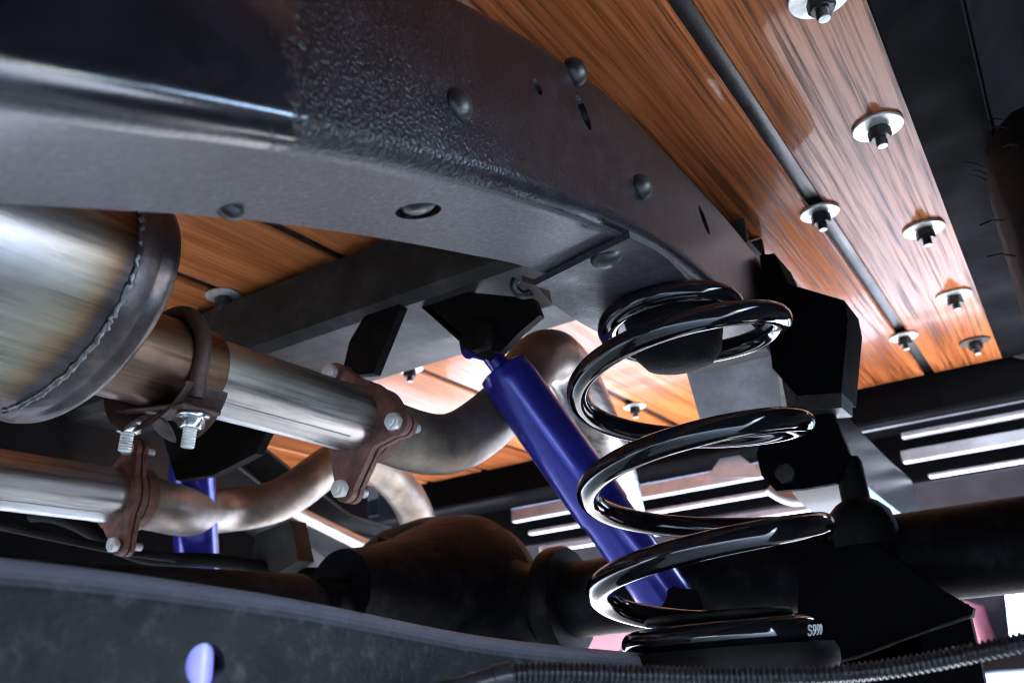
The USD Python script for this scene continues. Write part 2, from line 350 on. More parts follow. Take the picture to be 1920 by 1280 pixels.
prof = Polygon([(-1.6, -.05), (.48, -.05)] + [(1.06 + .54 * math.cos(q), .08 + .54 * math.sin(q)) for q in np.linspace(math.pi - .02, .02, 24)] + [(1.64, -.03), (1.95, .04), (2.06, .2), (2.06, 1.0), (-1.6, 1.0)])
m = trimesh.creation.extrude_polygon(prof, .012, engine='earcut'); m.apply_transform([[1, 0, 0, 0], [0, 0, 1, -.42], [0, 1, 0, 0], [0, 0, 0, 1]])
side.part('outer_skin', m, 'black_paint')
lip = spline([A(1.79, .028, ZB + .05), A(1.792, .022, ZB + .006), A(1.795, .005, ZB - .008), A(1.797, -.03, ZB - .004), A(1.80, -.05, ZB + .02)], 24)
side.part('end_lip', tube(lip, .005, 10), 'sill_grey')
side.done()

fs = Thing('bedside', 'far bed side panel closing the dark space beyond the exhaust pipes', 'body panel')
fm = m.copy(); fm.apply_transform([[1, 0, 0, 0], [0, -1, 0, 2 * YC], [0, 0, 1, 0], [0, 0, 0, 1]]); fm.invert()
fs.part('outer_skin', fm, 'black_satin'); fs.part('wheelhouse', rbox((.4, 1.50, -.05), (1.72, 1.52, 1.0), .004), 'black_satin'); fs.done()
cb = Thing('cab_floor', 'black underside of the cab forward of the bed', 'body panel')
cb.part('panel', rbox((-3.4, -.42, .05), (-1.62, 1.95, .9), .02), 'black_satin'); cb.done()

# ------------------------------------------------------------------ tyre at the right edge
ty = Thing('tyre', 'black rubber tyre with hair-like moulding nubs at right edge', 'tyre')
R, w = .435, .115
prof = [(.26, -.085), (.30, -.108), (.36, -w), (.405, -.108), (R - .012, -.092), (R - .003, -.078), (R, -.06), (R, .06), (R - .003, .078), (R - .012, .092), (.405, .108), (.36, w), (.30, .108), (.26, .085), (.26, -.085)]
TC = A(1.06, -.125, .085)
ty.part('carcass', lathe(prof, TC, (0, 1, 0), 96), 'rubber', smooth=40)
for k in range(14):
    q = math.radians(100 + k * 7.5 + rng.uniform(-2, 2)); rr = rng.choice([R - .006, .41, .39]); yy = {R - .006: .088, .41: .106}.get(rr, .112)
    d = A(math.cos(q), 0, math.sin(q)); p = TC + d * rr + A(0, yy, 0); o = unit(d * rng.uniform(.4, 1) + A(rng.uniform(-.3, .3), .8, rng.uniform(-.3, .3)))
    L = rng.uniform(.012, .022)
    ty.part('rubber_nub', tube([p, p + o * L * .5 + A(.001, 0, .001), p + o * L + A(.003, 0, -.002)], .0007, 5), 'rubber')
ty.part('wheel_rim', lathe([(.262, .09), (.27, .096), (.255, .098), (.24, .06), (.20, .02), (.06, .01), (0, .01)], TC, (0, 1, 0), 64), 'sill_grey')
ty.done()

# ------------------------------------------------------------------ frame rails
from scipy.interpolate import PchipInterpolator as PI
zb = PI([-1.2, -.5, -.2, 0, .107, .162, .25, .341, .487, .579, .68, .8, .95, 1.05, 1.2, 1.35, 1.8], [.08, .08, .10, .138, .175, .195, .228, .258, .299, .322, .336, .340, .336, .322, .265, .215, .20])
zt = PI([-1.2, -.5, -.2, 0, .107, .25, .382, .499, .639, .807, .965, 1.05, 1.2, 1.35, 1.8], [.21, .21, .22, .262, .30, .355, .407, .442, .464, .466, .459, .445, .385, .332, .315])
YR, WR, TH = .235, .094, .006
def rail_mesh(sgn=1, y0=YR):
    X = np.r_[np.linspace(-1.2, 0, 14)[:-1], np.linspace(0, 1.4, 90), np.linspace(1.4, 1.79, 8)[1:]]
    rad = .016; a = np.linspace(0, math.pi / 2, 9); V = []
    for x in X:
        b, t = float(zb(x)), float(zt(x))
        o = [(WR, b), ] + [(rad - rad * math.sin(q), b + rad - rad * math.cos(q)) for q in a]
        o += [(rad - rad * math.cos(q), t - rad + rad * math.sin(q)) for q in a] + [(WR, t)]
        i = [(WR, t - TH)] + [(rad - (rad - TH) * math.cos(q), t - rad + (rad - TH) * math.sin(q)) for q in a[::-1]]
        i += [(rad - (rad - TH) * math.sin(q), b + rad - (rad - TH) * math.cos(q)) for q in a[::-1]] + [(WR, b + TH)]
        V.append([(x, y0 + sgn * y, z) for y, z in o + i])
    n = len(V[0]); V = np.array(V); k = len(X)
    i, j = np.meshgrid(np.arange(k - 1), np.arange(n), indexing='ij'); p, q = i * n + j, i * n + (j + 1) % n
    F = np.concatenate([np.stack([p, q, q + n], -1).reshape(-1, 3), np.stack([p, q + n, p + n], -1).reshape(-1, 3)])
    half = n // 2
    for base, fl in ((0, 1), ((k - 1) * n, 0)):
        for j in range(half - 1):
            q4 = [base + j, base + j + 1, base + n - 2 - j, base + n - 1 - j]
            f = [[q4[0], q4[2], q4[1]], [q4[0], q4[3], q4[2]]]
            F = np.vstack([F, f if fl else [x[::-1] for x in f]])
    m = trimesh.Trimesh(V.reshape(-1, 3), F, process=False); m.merge_vertices()
    if m.volume < 0: m.invert()
    return m
def oval_hole(c, d, a, b, L=.03, tilt=0, u0=None):
    return to_man(lathe([(0, -L), (1, -L), (1, L), (0, L)], c, d, 24, a, b, tilt, u0))
m = rail_mesh(); man = to_man(m)
for px, py, ra, rb, tl in ((1008, 163, .0062, .0048, .5), (1095, 212, .014, .0075, .9), (1320, 412, .016, .0075, .9)):
    man -= oval_hole(ony(px, py, YR), (0, 1, 0), ra, rb, .02, tl, (1, 0, 0))
fx, fy = .372, .283
man -= oval_hole(A(fx, fy, float(zb(fx))), (0, 0, 1), .017, .013, .012, .2, (1, 0, 0))
rl = Thing('frame_rail', 'black riveted steel frame rail arching over the coil spring', 'frame rail')
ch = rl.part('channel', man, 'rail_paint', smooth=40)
for px, py, r, h in ((860, 197, .0105, .007), (1200, 352, .0115, .010), (1078, 135, .0115, .009)):
    rl.part('rivet', dome_head(ony(px, py, YR), (0, -1, 0), r, h), 'black_paint', ch)
slope = float(zb.derivative()(fx)); nrm = unit(A(slope, 0, -1))
rl.part('rivet', dome_head(A(fx, fy, float(zb(fx)) + .005), nrm, .0115, .006), 'black_paint', ch)
rl.part('rivet', dome_head(A(.262, .318, float(zb(.262)) + .001), (0, .6, -.8), .008, .006, 16), 'black_paint', ch)
# spring perch: a plate folded under the flange with a dished seat
def under(x, y, dz): return A(x, y, float(zb(x)) - dz)
xs = np.linspace(.566, .90, 14); pl = []
ys = np.linspace(0, 1, 9); grid = []
for x in xs:
    row = []
    for s in ys:
        xx = x + (.045 * s if x < .62 else .045 * s * max(0, (.75 - x) / .13))
        y = .230 + s * .124
        dz = .009 + .004 * math.exp(-((s - 1) / .12) ** 2) * 0
        if s > .9 and x < .60: dz -= .010
        row.append(under(xx, y, dz))
    grid.append(row)
G = np.array(grid)
d2 = ((G[..., 0] - .735) ** 2 + (G[..., 1] - .275) ** 2) ** .5
G[..., 2] -= .012 * np.clip(1 - (d2 - .055) / .06, 0, 1)
def sheet(G, off):
    k, n = G.shape[:2]; V = np.vstack([G.reshape(-1, 3), (G + off).reshape(-1, 3)]); N = k * n; F = []
    for i in range(k - 1):
        for j in range(n - 1):
            a, b, c, d = i * n + j, i * n + j + 1, (i + 1) * n + j + 1, (i + 1) * n + j
            F += [[a, b, c], [a, c, d], [N + a, N + c, N + b], [N + a, N + d, N + c]]
    ring = [(0, j) for j in range(n)] + [(i, n - 1) for i in range(1, k)] + [(k - 1, j) for j in range(n - 2, -1, -1)] + [(i, 0) for i in range(k - 2, 0, -1)]
    ids = [i * n + j for i, j in ring]
    for a, b in zip(ids, ids[1:] + ids[:1]): F += [[a, N + a, N + b], [a, N + b, b]]
    m = trimesh.Trimesh(V, F, process=False); m.fix_normals(); return m
perch = rl.part('spring_perch', sheet(G, A(0, 0, .006)), 'perch_paint', smooth=30)
rl.part('perch_rivet', dome_head(onz(1137, 485, .302), unit(A(.2, 0, -1)), .0125, .007), 'black_paint', perch)
curl = [A(.611, .346 , .320), A(.606, .353, .318), A(.600, .356, .323), A(.598, .352, .329)]
rl.part('perch_lip', tube(spline([p + A(0, 0, -.004) for p in curl], 12), .004, 8), 'rail_paint', perch)
SX, SY, SA, SP, SR, WRD = .731, .265, .289, .0966, .095, .0103
rl.part('seat_cup', lathe([(0, .256), (.018, .257), (.031, .261), (.039, .271), (.043, .29), (.048, .322), (0, .322)][::-1], A(SX, SY, 0), (0, 0, 1), 48), 'grey_dark' if False else 'black_grime', perch)
rl.done()
fr = Thing('frame_rail', 'far black frame rail beyond the second exhaust pipe', 'frame rail')
fr.part('channel', rail_mesh(-1, 2 * YC - YR), 'black_paint', smooth=40); fr.done()

# ------------------------------------------------------------------ coil spring
sp = Thing('coil_spring', 'glossy black coil spring standing between frame rail and trailing arm', 'coil spring')
ri = unit(A(.5398, -.8418, 0)); ne = unit(A(-.856, -.517, 0)); ne = unit(ne - ri * np.dot(ne, ri))
tt = np.linspace(-.92, 3.86, 620)
zc = PI([-1, -.75, -.5, -.25, -.1, 0, .25, 1, 2, 2.5, 2.75, 3.0, 3.25, 3.9], [SA + .020, SA + .018, SA + .015, SA + .008, SA + .004, SA, SA - .0236, SA - SP + .0033, SA - 2 * SP + .0125, SA - 2.5 * SP + .021, .042, .028, .0235, .0225])
rc = PI([-1, -.5, -.25, 0, .2, 2.6, 2.85, 3.1, 4], [.055, .060, .076, .093, SR, SR, .080, .071, .070])
P = np.stack([np.r_[SX], np.r_[SY]], 1)
path = np.stack([SX + rc(tt) * (np.cos(tt * 2 * np.pi) * ri[0] + np.sin(tt * 2 * np.pi) * ne[0]),
                 SY + rc(tt) * (np.cos(tt * 2 * np.pi) * ri[1] + np.sin(tt * 2 * np.pi) * ne[1]), zc(tt)], 1)
coil = sp.part('coil', tube(path, WRD, 28), 'spring_gloss', smooth=60)
# paint stamp wrapped on the lowest coil
tm = meshkit.text_mesh('S998', .0078, .0006); tm = tm.subdivide_to_size(.002)
v = tm.vertices.copy(); Lx = v[:, 0].max()
def coil_at(t): return np.array([SX + rc(t) * (math.cos(t * 2 * np.pi) * ri[0] + math.sin(t * 2 * np.pi) * ne[0]), SY + rc(t) * (math.cos(t * 2 * np.pi) * ri[1] + math.sin(t * 2 * np.pi) * ne[1]), float(zc(t))])
out = []
for x, y, z in v:
    t_ = 3.14 - (x / (2 * np.pi * .081))
    c = coil_at(t_); ra = unit((c - A(SX, SY, 0)) * [1, 1, 0]); ph = (y - .006) / WRD
    out.append(c + (WRD + .0002 + z) * (ra * math.cos(ph) + A(0, 0, 1) * math.sin(ph)))
sp.part('paint_mark', trimesh.Trimesh(out, tm.faces, process=False), 'white_mark', coil, smooth=0)
sp.done()

# ------------------------------------------------------------------ shocks
def shock(top, bot, label):
    d = unit(bot - top); L = np.linalg.norm(bot - top); r = .0312
    t = Thing('shock_absorber', label, 'shock absorber', group='blue shock absorbers')
    t.part('body', lathe([(0, 0), (.022, 0), (.029, .003), (r - .001, .012), (r, .018), (r, L * .62), (r - .002, L * .63), (r - .002, L), (r - .008, L + .012), (0, L + .012)], top, d, 48), 'shock_blue')
    e = top - d * .034; t.part('eye', cat([lathe([(.012, -.018), (.021, -.018), (.021, .018), (.012, .018), (.012, -.018)], e, (.95, -.3, 0), 32), tube([e, top + d * .002], .012, 14)]), 'shock_blue')
    t.part('bushing', lathe([(.0, -.026), (.0115, -.026), (.0115, .026), (0, .026)], e, (.95, -.3, 0), 24), 'rubber')
    e2 = bot + d * .032; t.part('eye', cat([lathe([(.012, -.022), (.025, -.022), (.025, .022), (.012, .022), (.012, -.022)], e2, (.25, -.97, 0), 32), tube([e2, bot], .012, 14)]), 'black_paint')
    return t.done()
T0, B0 = A(.80, .50, .334), A(.930, .388, .070)
shock(T0, B0, 'bright blue shock absorber leaning behind the coil spring')
mir = lambda p: A(p[0], 2 * YC - p[1], p[2])
shock(mir(T0), mir(B0), 'blue shock absorber glimpsed below the second exhaust pipe')

# ------------------------------------------------------------------ crossmember, shock bracket, bed sills
cm = Thing('crossmember', 'grey steel crossmember running inward under the bed planks', 'crossmember')
sec = [(.70, .425), (.705, .400), (.72, .392), (.83, .392), (.845, .40), (.85, .425), (.85, .47), (.844, .47), (.843, .428), (.838, .408), (.825, .399), (.725, .399), (.713, .405), (.706, .428), (.706, .47), (.70, .47)]
cm.part('channel', slab([A(x, .33, z + .012) for x, z in sec], (0, 2 * (YC - .33), 0)), 'sill_grey', smooth=25)
cm.part('gusset', slab([onx(*p, .715) for p in ((688, 585), (735, 560), (752, 572), (700, 700), (640, 705), (655, 640))], (.012, 0, 0)), 'black_grime')
for q in range(1):
    cm.part('far_bracket', slab([onx(*p, .74) for p in ((300, 800), (345, 760), (520, 770), (480, 850), (400, 890), (330, 900))], (.012, 0, 0)), 'black_grime')
br = cm.part('shock_bracket', slab([onx(*p, .735) for p in ((742, 533), (1000, 560), (1012, 590), (975, 622), (938, 660), (894, 652), (850, 622))], (.010, 0, 0)), 'black_grime')
cm.part('flange', slab([onx(*p, .735) for p in ((742, 533), (752, 530), (895, 652), (886, 662))], (.035, 0, 0)), 'black_grime', br)
cm.part('bolt', hexnut(onx(908, 632, .733), (-1, 0, 0), .019, .014), 'black_grime', br)
cm.done()
s2 = Thing('bed_sill', 'dark grey bed sill crossing under planks behind the crossmember', 'bed sill')
s2.part('channel', cat([rbox((.95, .24, ZB - .035), (1.025, 1.29, ZB - .028), .002), rbox((.95, .24, ZB - .028), (.957, 1.29, ZB - .001), .002), rbox((1.018, .24, ZB - .028), (1.025, 1.29, ZB - .001), .002)]), 'sill_grey'); s2.done()

# ------------------------------------------------------------------ exhaust
def exhaust(py, pz, near):
    o = 0 if near else 1
    side_ = 'near' if near else 'far'
    f = (lambda p: p) if near else None
    # muffler
    XE = .350
    if near:
        mu = Thing('muffler', 'large oval stainless muffler with heat-tinted weld at upper left', 'muffler')
    else:
        mu = Thing('muffler', 'second muffler end with dark rim at the left edge below', 'muffler')
    a_, b_, tl = MUF
    c = A(0, py + (MY if near else 0), pz + (MZ if near else .02))
    xe = XE if near else .36
    u0 = (0, 1, 0)
    body = mu.part('body', lathe([(.99, -.75), (1, -.745), (1, xe - .022), (.985, xe - .018)], c, (1, 0, 0), 96, a_, b_, tl, u0), 'muffler_steel', smooth=50)
    mu.part('end_cap', lathe([(1.0, xe - .021), (1.012, xe - .019), (1.02, xe - .012), (1.018, xe - .004), (1.01, xe - .002), (1.022, xe + .0005), (1.03, xe + .006), (1.018, xe + .011), (.98, xe + .013), (.92, xe + .011), (.6, xe + .015), (.0, xe + .017)], c, (1, 0, 0), 96, a_, b_, tl, u0), 'dark_rust' if False else 'cap_steel', smooth=50)
    th = np.linspace(0, 2 * np.pi, 260); rr = 1.004 + .002 * rng.standard_normal(260); xx = xe - .0195 + .0006 * rng.standard_normal(260)
    U, Wv = np.cos(th) * a_ * rr, np.sin(th) * b_ * rr
    y_, z_ = U * math.cos(tl) - Wv * math.sin(tl), U * math.sin(tl) + Wv * math.cos(tl)
    wp = np.stack([xx, c[1] + y_, c[2] + z_], 1); wp[-1] = wp[0]
    mu.part('weld_bead', tube(wp, 0.0016 + .0006 * np.abs(rng.standard_normal(260)), 8), 'weld_metal', body, smooth=50)
    mu.part('outlet_neck', lathe([(.0375, xe), (.0375, .462), (.035, .464), (.0345, .455)], A(0, py, pz), (1, 0, 0), 48), 'neck_steel')
    mu.done()
    # straight pipe
    xf = .655 if near else .665
    pi = Thing('exhaust_pipe', 'straight silver exhaust pipe between muffler clamp and rusty flange' if near else 'second silver exhaust pipe, lower left above the trailing arm', 'exhaust pipe')
    prof = [(.0300, .41), (.0335, .41), (.0335, xf - .028), (.0338, xf - .024), (.0335, xf - .012), (.0318, xf - .004), (.030, xf)]
    tubem = pi.part('tube', lathe(prof, A(0, py, pz), (1, 0, 0), 56), 'pipe_steel', smooth=50)
    yy, zz = math.cos(-2.2) * .0336, math.sin(-2.2) * .0336
    pi.part('seam', tube([A(.45, py + yy, pz + zz), A(.55, py + yy, pz + zz), A(xf - .03, py + yy, pz + zz)], .0008, 6), 'pipe_steel', tubem)
    pi.done()
    # U-bolt clamp
    xc = .432
    cl = Thing('exhaust_clamp', 'U-bolt clamp with zinc nuts on the muffler outlet' if near else 'dark U-bolt clamp on the second muffler outlet', 'clamp')
    rU = .040; legs = -.030
    q = np.linspace(0, math.pi, 24)
    up_ = [A(xc, py - rU, pz + legs)] + [A(xc, py - rU * math.cos(x), pz + .004 + rU * math.sin(x)) for x in q] + [A(xc, py + rU, pz + legs)]
    P_ = np.array(up_); P_ = np.vstack([np.linspace(P_[0], P_[1], 8)[:-1], P_[1:-1], np.linspace(P_[-2], P_[-1], 8)[1:]])
    ub = cl.part('u_bolt', tube(P_, .0066, 16), 'dark_rust', smooth=50)
    # saddle: a pressed steel yoke whose ears flare up beside the legs
    for sg in (-1, 1):
        th_ = np.linspace(-.1, 1, 8); G2 = []
        for s in th_:
            row = []
            for k in np.linspace(-1, 1, 9):
                ang = -math.pi / 2 + sg * (.25 + .95 * s)
                rad_ = .039 + .016 * abs(k) ** 2 * (1 - .3 * s) + .006 * s
                row.append(A(xc + k * (.024 - .004 * s), py + rad_ * math.cos(ang), pz + rad_ * math.sin(ang) - .002))
            G2.append(row)
        cl.part('saddle_ear', sheet(np.array(G2), A(0, 0, -.003)), 'dark_rust', smooth=50)
    cl.part('saddle', cat([rbox((xc - .018, py - .052, pz - .042), (xc + .018, py + .052, pz - .0375), .002)]), 'dark_rust')
    for sg in (-1, 1):
        c = A(xc, py + sg * rU, pz - .0425)
        st = cl.part('stud', stud(c + A(0, 0, .004), (0, 0, -1), .0055, .031, .0021, 18), 'zinc', smooth=30)
        cl.part('nut', cat([hexnut(c + A(0, 0, -.003), (0, 0, -1), .0100, .009), disc(c, (0, 0, -1), .0128, .003, 28)]), 'zinc_bright', st, smooth=25)
    if near:                                       # the clamp sits turned a little round the pipe
        M_ = trimesh.transformations.rotation_matrix(math.radians(9), (1, 0, 0), A(xc, py, pz))
        for i_ in cl.items: i_['mesh'] = i_['mesh'].copy(); i_['mesh'].apply_transform(M_)
    cl.done()
    # flange
    fl = Thing('pipe_flange', 'rusty three-bolt flange at the end of the upper silver pipe' if near else 'rusty flange joining the lower left silver pipe to its bend', 'flange')
    cyz = A(py, pz); bolts = []
    if near: bolts = [onx(748, 793, xf)[1:], onx(648, 918, xf)[1:]]
    else: bolts = [A(py - .025, pz + .055), A(py - .015, pz - .062)]
    c3 = cyz * 3 - bolts[0] - bolts[1]; c3 = cyz + (c3 - cyz) / np.linalg.norm(c3 - cyz) * .062; bolts.append(c3)
    shp = Polygon([cyz + .042 * A(math.cos(x), math.sin(x)) for x in np.linspace(0, 6.28, 40)[:-1]])
    from shapely.ops import unary_union
    from shapely.geometry import Point
    shp = unary_union([shp] + [Point(*b).buffer(.0125) for b in bolts] + [Polygon([cyz + .042 * unit(A(-(b - cyz)[1], (b - cyz)[0])), b + .0118 * unit(A(-(b - cyz)[1], (b - cyz)[0])), b - .0118 * unit(A(-(b - cyz)[1], (b - cyz)[0])), cyz - .042 * unit(A(-(b - cyz)[1], (b - cyz)[0]))]) for b in bolts])
    def plate(x0, th):
        m_ = trimesh.creation.extrude_polygon(shp, th, engine='earcut'); m_.apply_transform([[0, 0, 1, x0], [1, 0, 0, 0], [0, 1, 0, 0], [0, 0, 0, 1]]); return m_
    pt = fl.part('plate', plate(xf - .002, .007), 'rust', smooth=25)
    fl.part('rear_plate', plate(xf + .008, .006), 'rust', smooth=25)
    for b in bolts:
        bb = fl.part('bolt', stud(A(xf + .03, b[0], b[1]), (-1, 0, 0), .0048, .044, .0022), 'zinc', pt)
        fl.part('nut', hexnut(A(xf - .004, b[0], b[1]), (-1, 0, 0), .0092, .009), 'zinc', pt, smooth=25)
    fl.done()
    # bent tail pipe over the axle
    if near:
        pp = [A(xf + .006, py, pz), A(xf + .05, py - .002, pz - .004), depth(838, 832, .98), depth(905, 798, 1.02), depth(962, 742, 1.06), depth(1000, 682, 1.10), depth(1042, 668, 1.15), depth(1095, 745, 1.2), depth(1138, 850, 1.25), depth(1165, 950, 1.3), depth(1185, 1050, 1.35)]
        lab = 'grimy bent tail pipe curving up behind the blue shock'
    else:
        pp = [A(xf + .006, py, pz), A(xf + .06, py, pz - .004), depth(425, 956, 1.36), depth(520, 938, 1.42), depth(600, 885, 1.48), depth(660, 858, 1.54), depth(722, 885, 1.6), depth(768, 940, 1.65), depth(790, 1010, 1.7)]
        lab = 'second bent tail pipe rising from the lower flange behind'
    tp = Thing('tail_pipe', lab, 'exhaust pipe')
    sp_ = spline(pp, 120)
    if near:
        tp.part('tube', tube(sp_[:58], .0335, 40), 'tail_steel', smooth=60)
        tp.part('over_axle_tube', tube(sp_[55:], .0328, 40), 'pipe_steel', smooth=60, label='cleaner silver length over the axle')
    else: tp.part('tube', tube(sp_, .0335, 40), 'tail_steel', smooth=60)
    col = [A(xf + .02, py, pz), A(xf + .034, py, pz)]
    tp.part('collar', tube(col, .0395, 40), 'rust'); tp.done()

MUF, MY, MZ = (.125, .086, -.1), .027, .036
exhaust(.588, .262, True)
exhaust(.99, .252, False)

# ------------------------------------------------------------------ rear axle
ax = Thing('rear_axle', 'grimy black rear axle with round differential housing', 'axle')
AX, AZ, AR = 1.06, .098, .0475
hp = [(0, -.165), (.06, -.16), (.10, -.14), (.135, -.10), (.15, -.05), (.153, 0), (.148, .05), (.13, .10), (.10, .135), (.055, .15), (0, .155)]
ax.part('differential', cat([lathe([(AR, -.17), (.055, -.155), (.075, -.14), (.115, -.11), (.140, -.06), (.146, 0), (.140, .06), (.115, .12), (.080, .165), (.058, .20), (AR, .24)], A(AX, YC + .03, AZ - .005), (0, 1, 0), 48), lathe([(.13, 0), (.12, .05), (.085, .12), (.06, .19), (.05, .24), (0, .24)], A(AX, YC, AZ + .01), (-1, 0, .05), 40)]), 'axle_paint')
ax.part('axle_tube', lathe([(AR, -.02), (AR, 1.55)], A(AX, 0, AZ), (0, 1, 0), 40), 'axle_paint')
ax.part('tube_flange', lathe([(AR - .002, .575), (.068, .578), (.071, .583), (.071, .600), (.068, .606), (AR - .002, .61)], A(AX, 0, AZ), (0, 1, 0), 40), 'axle_paint')
ax.part('tube_flange', lathe([(AR - .002, .64), (.060, .645), (.060, .70), (AR, .72)], A(AX, 0, AZ), (0, 1, 0), 40), 'axle_paint')
ax.part('drive_shaft', lathe([(0, .2), (.032, .2), (.032, .27), (.022, .28), (.034, .31), (.034, 2.4), (0, 2.4)], A(AX, YC, AZ + .01), (-1, 0, -.02), 32), 'axle_paint')
ax.part('shock_mount', slab([onx(*p, .90) for p in ((1222, 1126), (1262, 1098), (1310, 1110), (1330, 1175), (1240, 1185))], (.03, 0, 0)), 'black_satin')
ax.part('cover_rib', slab([A(.94, .80, .20), A(.93, .70, .17), A(.93, .70, .14), A(.94, .80, .16)], (.02, 0, 0)), 'axle_paint')
ax.done()
bs = Thing('bump_stop', 'black rubber bump stop dome standing on the axle tube', 'bump stop')
bs.part('dome', lathe([(.036, 0), (.036, .02), (.032, .036), (.022, .046), (.015, .05), (.0145, .09), (.012, .096), (0, .096)], A(AX - .05, .192, AZ + .012), (0, 0, 1), 36), 'rubber')
bs.part('bracket', slab([A(AX - .06, .165, AZ + .03), A(AX - .06, .225, AZ + .03), A(AX - .06, .235, -.01), A(AX - .06, .155, -.01)], (.012, 0, 0)), 'black_satin')
bs.done()
bb = Thing('axle_bracket', 'black bracket plate tapering below the axle at right', 'bracket')
bb.part('plate', slab([onx(*p, .985) for p in ((1500, 1060), (1560, 1010), (1640, 1020), (1740, 1090), (1825, 1140), (1822, 1156), (1700, 1196), (1560, 1243), (1490, 1240))], (.02, 0, 0)), 'black_satin')
bb.part('lower_plate', slab([onx(*p, 1.0) for p in ((1400, 1225), (1560, 1200), (1812, 1130), (1836, 1230), (1856, 1330), (1400, 1340))], (.02, 0, 0)), 'black_satin')
bb.part('weld', tube(spline([onx(*p, .983) for p in ((1562, 1241), (1640, 1219), (1702, 1195), (1770, 1172), (1822, 1153))], 30), .0016, 8), 'sill_grey')
bb.done()

# ------------------------------------------------------------------ trailing arm
ta = Thing('trailing_arm', 'black trailing arm beam across the bottom with round hole', 'suspension arm')
y_at = lambda x: np.interp(x, [-.2, .19, .72, 1.1], [.405, .375, .285, .26])
za_t = PI([-.3, .0, .19, .32, .50, .62, .75, 1.1], [.070, .070, .066, .055, .030, .020, .012, .004])
za_b = PI([-.3, .19, .4, .6, .75, 1.1], [-.08, -.08, -.075, -.05, -.035, -.02])
def arm_mesh(y_of, sgn):
    X = np.linspace(-.3, .98, 70); V = []; rad = .016; a = np.linspace(0, math.pi / 2, 9); wd = .055
    for x in X:
        b, t_, y0 = float(za_b(x)), float(za_t(x)), float(y_of(x))
        o = [(wd, b)] + [(rad - rad * math.sin(q), b + rad - rad * math.cos(q)) for q in a] + [(rad - rad * math.cos(q), t_ - rad + rad * math.sin(q)) for q in a] + [(wd, t_)]
        V.append([(x, y0 + sgn * y, z) for y, z in o])
    n = len(V[0]); k = len(X); V = np.array(V)
    i, j = np.meshgrid(np.arange(k - 1), np.arange(n), indexing='ij'); p, q = i * n + j, i * n + (j + 1) % n
    F = np.concatenate([np.stack([p, q, q + n], -1).reshape(-1, 3), np.stack([p, q + n, p + n], -1).reshape(-1, 3)])
    h = n // 2
    for base, fl in ((0, 1), ((k - 1) * n, 0)):
        for j in range(h - 1):
            f = [[base + j, base + n - 2 - j, base + j + 1], [base + j, base + n - 1 - j, base + n - 2 - j]]
            F = np.vstack([F, f if fl else [x[::-1] for x in f]])
    m = trimesh.Trimesh(V.reshape(-1, 3), F, process=False); m.merge_vertices(); m.fix_normals()
    if m.volume < 0: m.invert()
    return m
mm = arm_mesh(y_at, 1)
hx = .30; hy = float(y_at(hx)); hp_ = ony(388, 1246, hy)
man = to_man(mm) - to_man(lathe([(0, -.03), (.0100, -.03), (.0100, .051), (0, .051)], hp_, (0, 1, 0), 32))
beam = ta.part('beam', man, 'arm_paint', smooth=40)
ta.part('sleeve', lathe([(0, -.02), (.0095, -.02), (.0095, .02), (0, .02)], hp_ + A(.002, .0125, .002), (0, 0, 1), 28), 'lilac_sleeve', beam, label='pale blue sleeve in the round hole')
ta.part('spring_seat', cat([disc(A(SX, SY, -.004), (0, 0, 1), .09, .0190, 40), disc(A(SX, SY, .0365), (0, 0, 1), .060, .006, 40)]), 'black_grime')
ta.part('end_plate', slab([A(.40, float(y_at(.40)) - .004, z) for z in (.0, -.08)] + [A(.52, float(y_at(.52)) - .004, z) for z in (-.06, -.005)], (0, -.004, 0)), 'black_satin')
ta.done()
fa = Thing('trailing_arm', 'far trailing arm bracket below the second bent pipe', 'suspension arm')
fa.part('beam', arm_mesh(lambda x: 2 * YC - float(y_at(x)), -1), 'black_grime', smooth=40)
fa.part('bracket', slab([onx(*p, .90) for p in ((480, 1000), (545, 975), (560, 1050), (520, 1075), (470, 1050))], (.03, 0, 0)), 'sill_grey'); fa.done()

# ------------------------------------------------------------------ corrugated sleeve
hs = Thing('cable_conduit', 'black corrugated conduit running along the bottom under the spring', 'conduit')
ctl = [depth(830, 1298, .46), depth(890, 1280, .47), depth(950, 1264, .475), depth(1070, 1259, .48), depth(1290, 1266, .485), depth(1490, 1266, .48), depth(1630, 1257, .47), depth(1830, 1222, .46), depth(1920, 1202, .45), depth(2060, 1165, .44)]
cp = spline(ctl, 3000); L = np.r_[0, np.cumsum(np.linalg.norm(np.diff(cp, axis=0), axis=1))]
i0 = int(np.argmin(np.linalg.norm(cp - ctl[2], axis=1)))
pitch = .0030; s = np.arange(L[i0], L[-1], pitch / 7); pc = np.stack([np.interp(s, L, cp[:, k]) for k in range(3)], 1)
ph = (s / pitch) % 1; rad = .0045 + .0007 * np.clip(1.6 * np.sin(ph * 2 * np.pi), -1, 1)
hs.part('corrugated_sleeve', tube(pc, rad, 18), 'sleeve_plastic', smooth=50)
hs.part('smooth_end', tube(cp[:i0 + 4:12], .0054, 20), 'sleeve_plastic', label='smooth shiny hose end')
hs.part('collar', tube(cp[i0 - 60:i0 + 30:10], .0062, 20), 'sleeve_plastic'); hs.done()

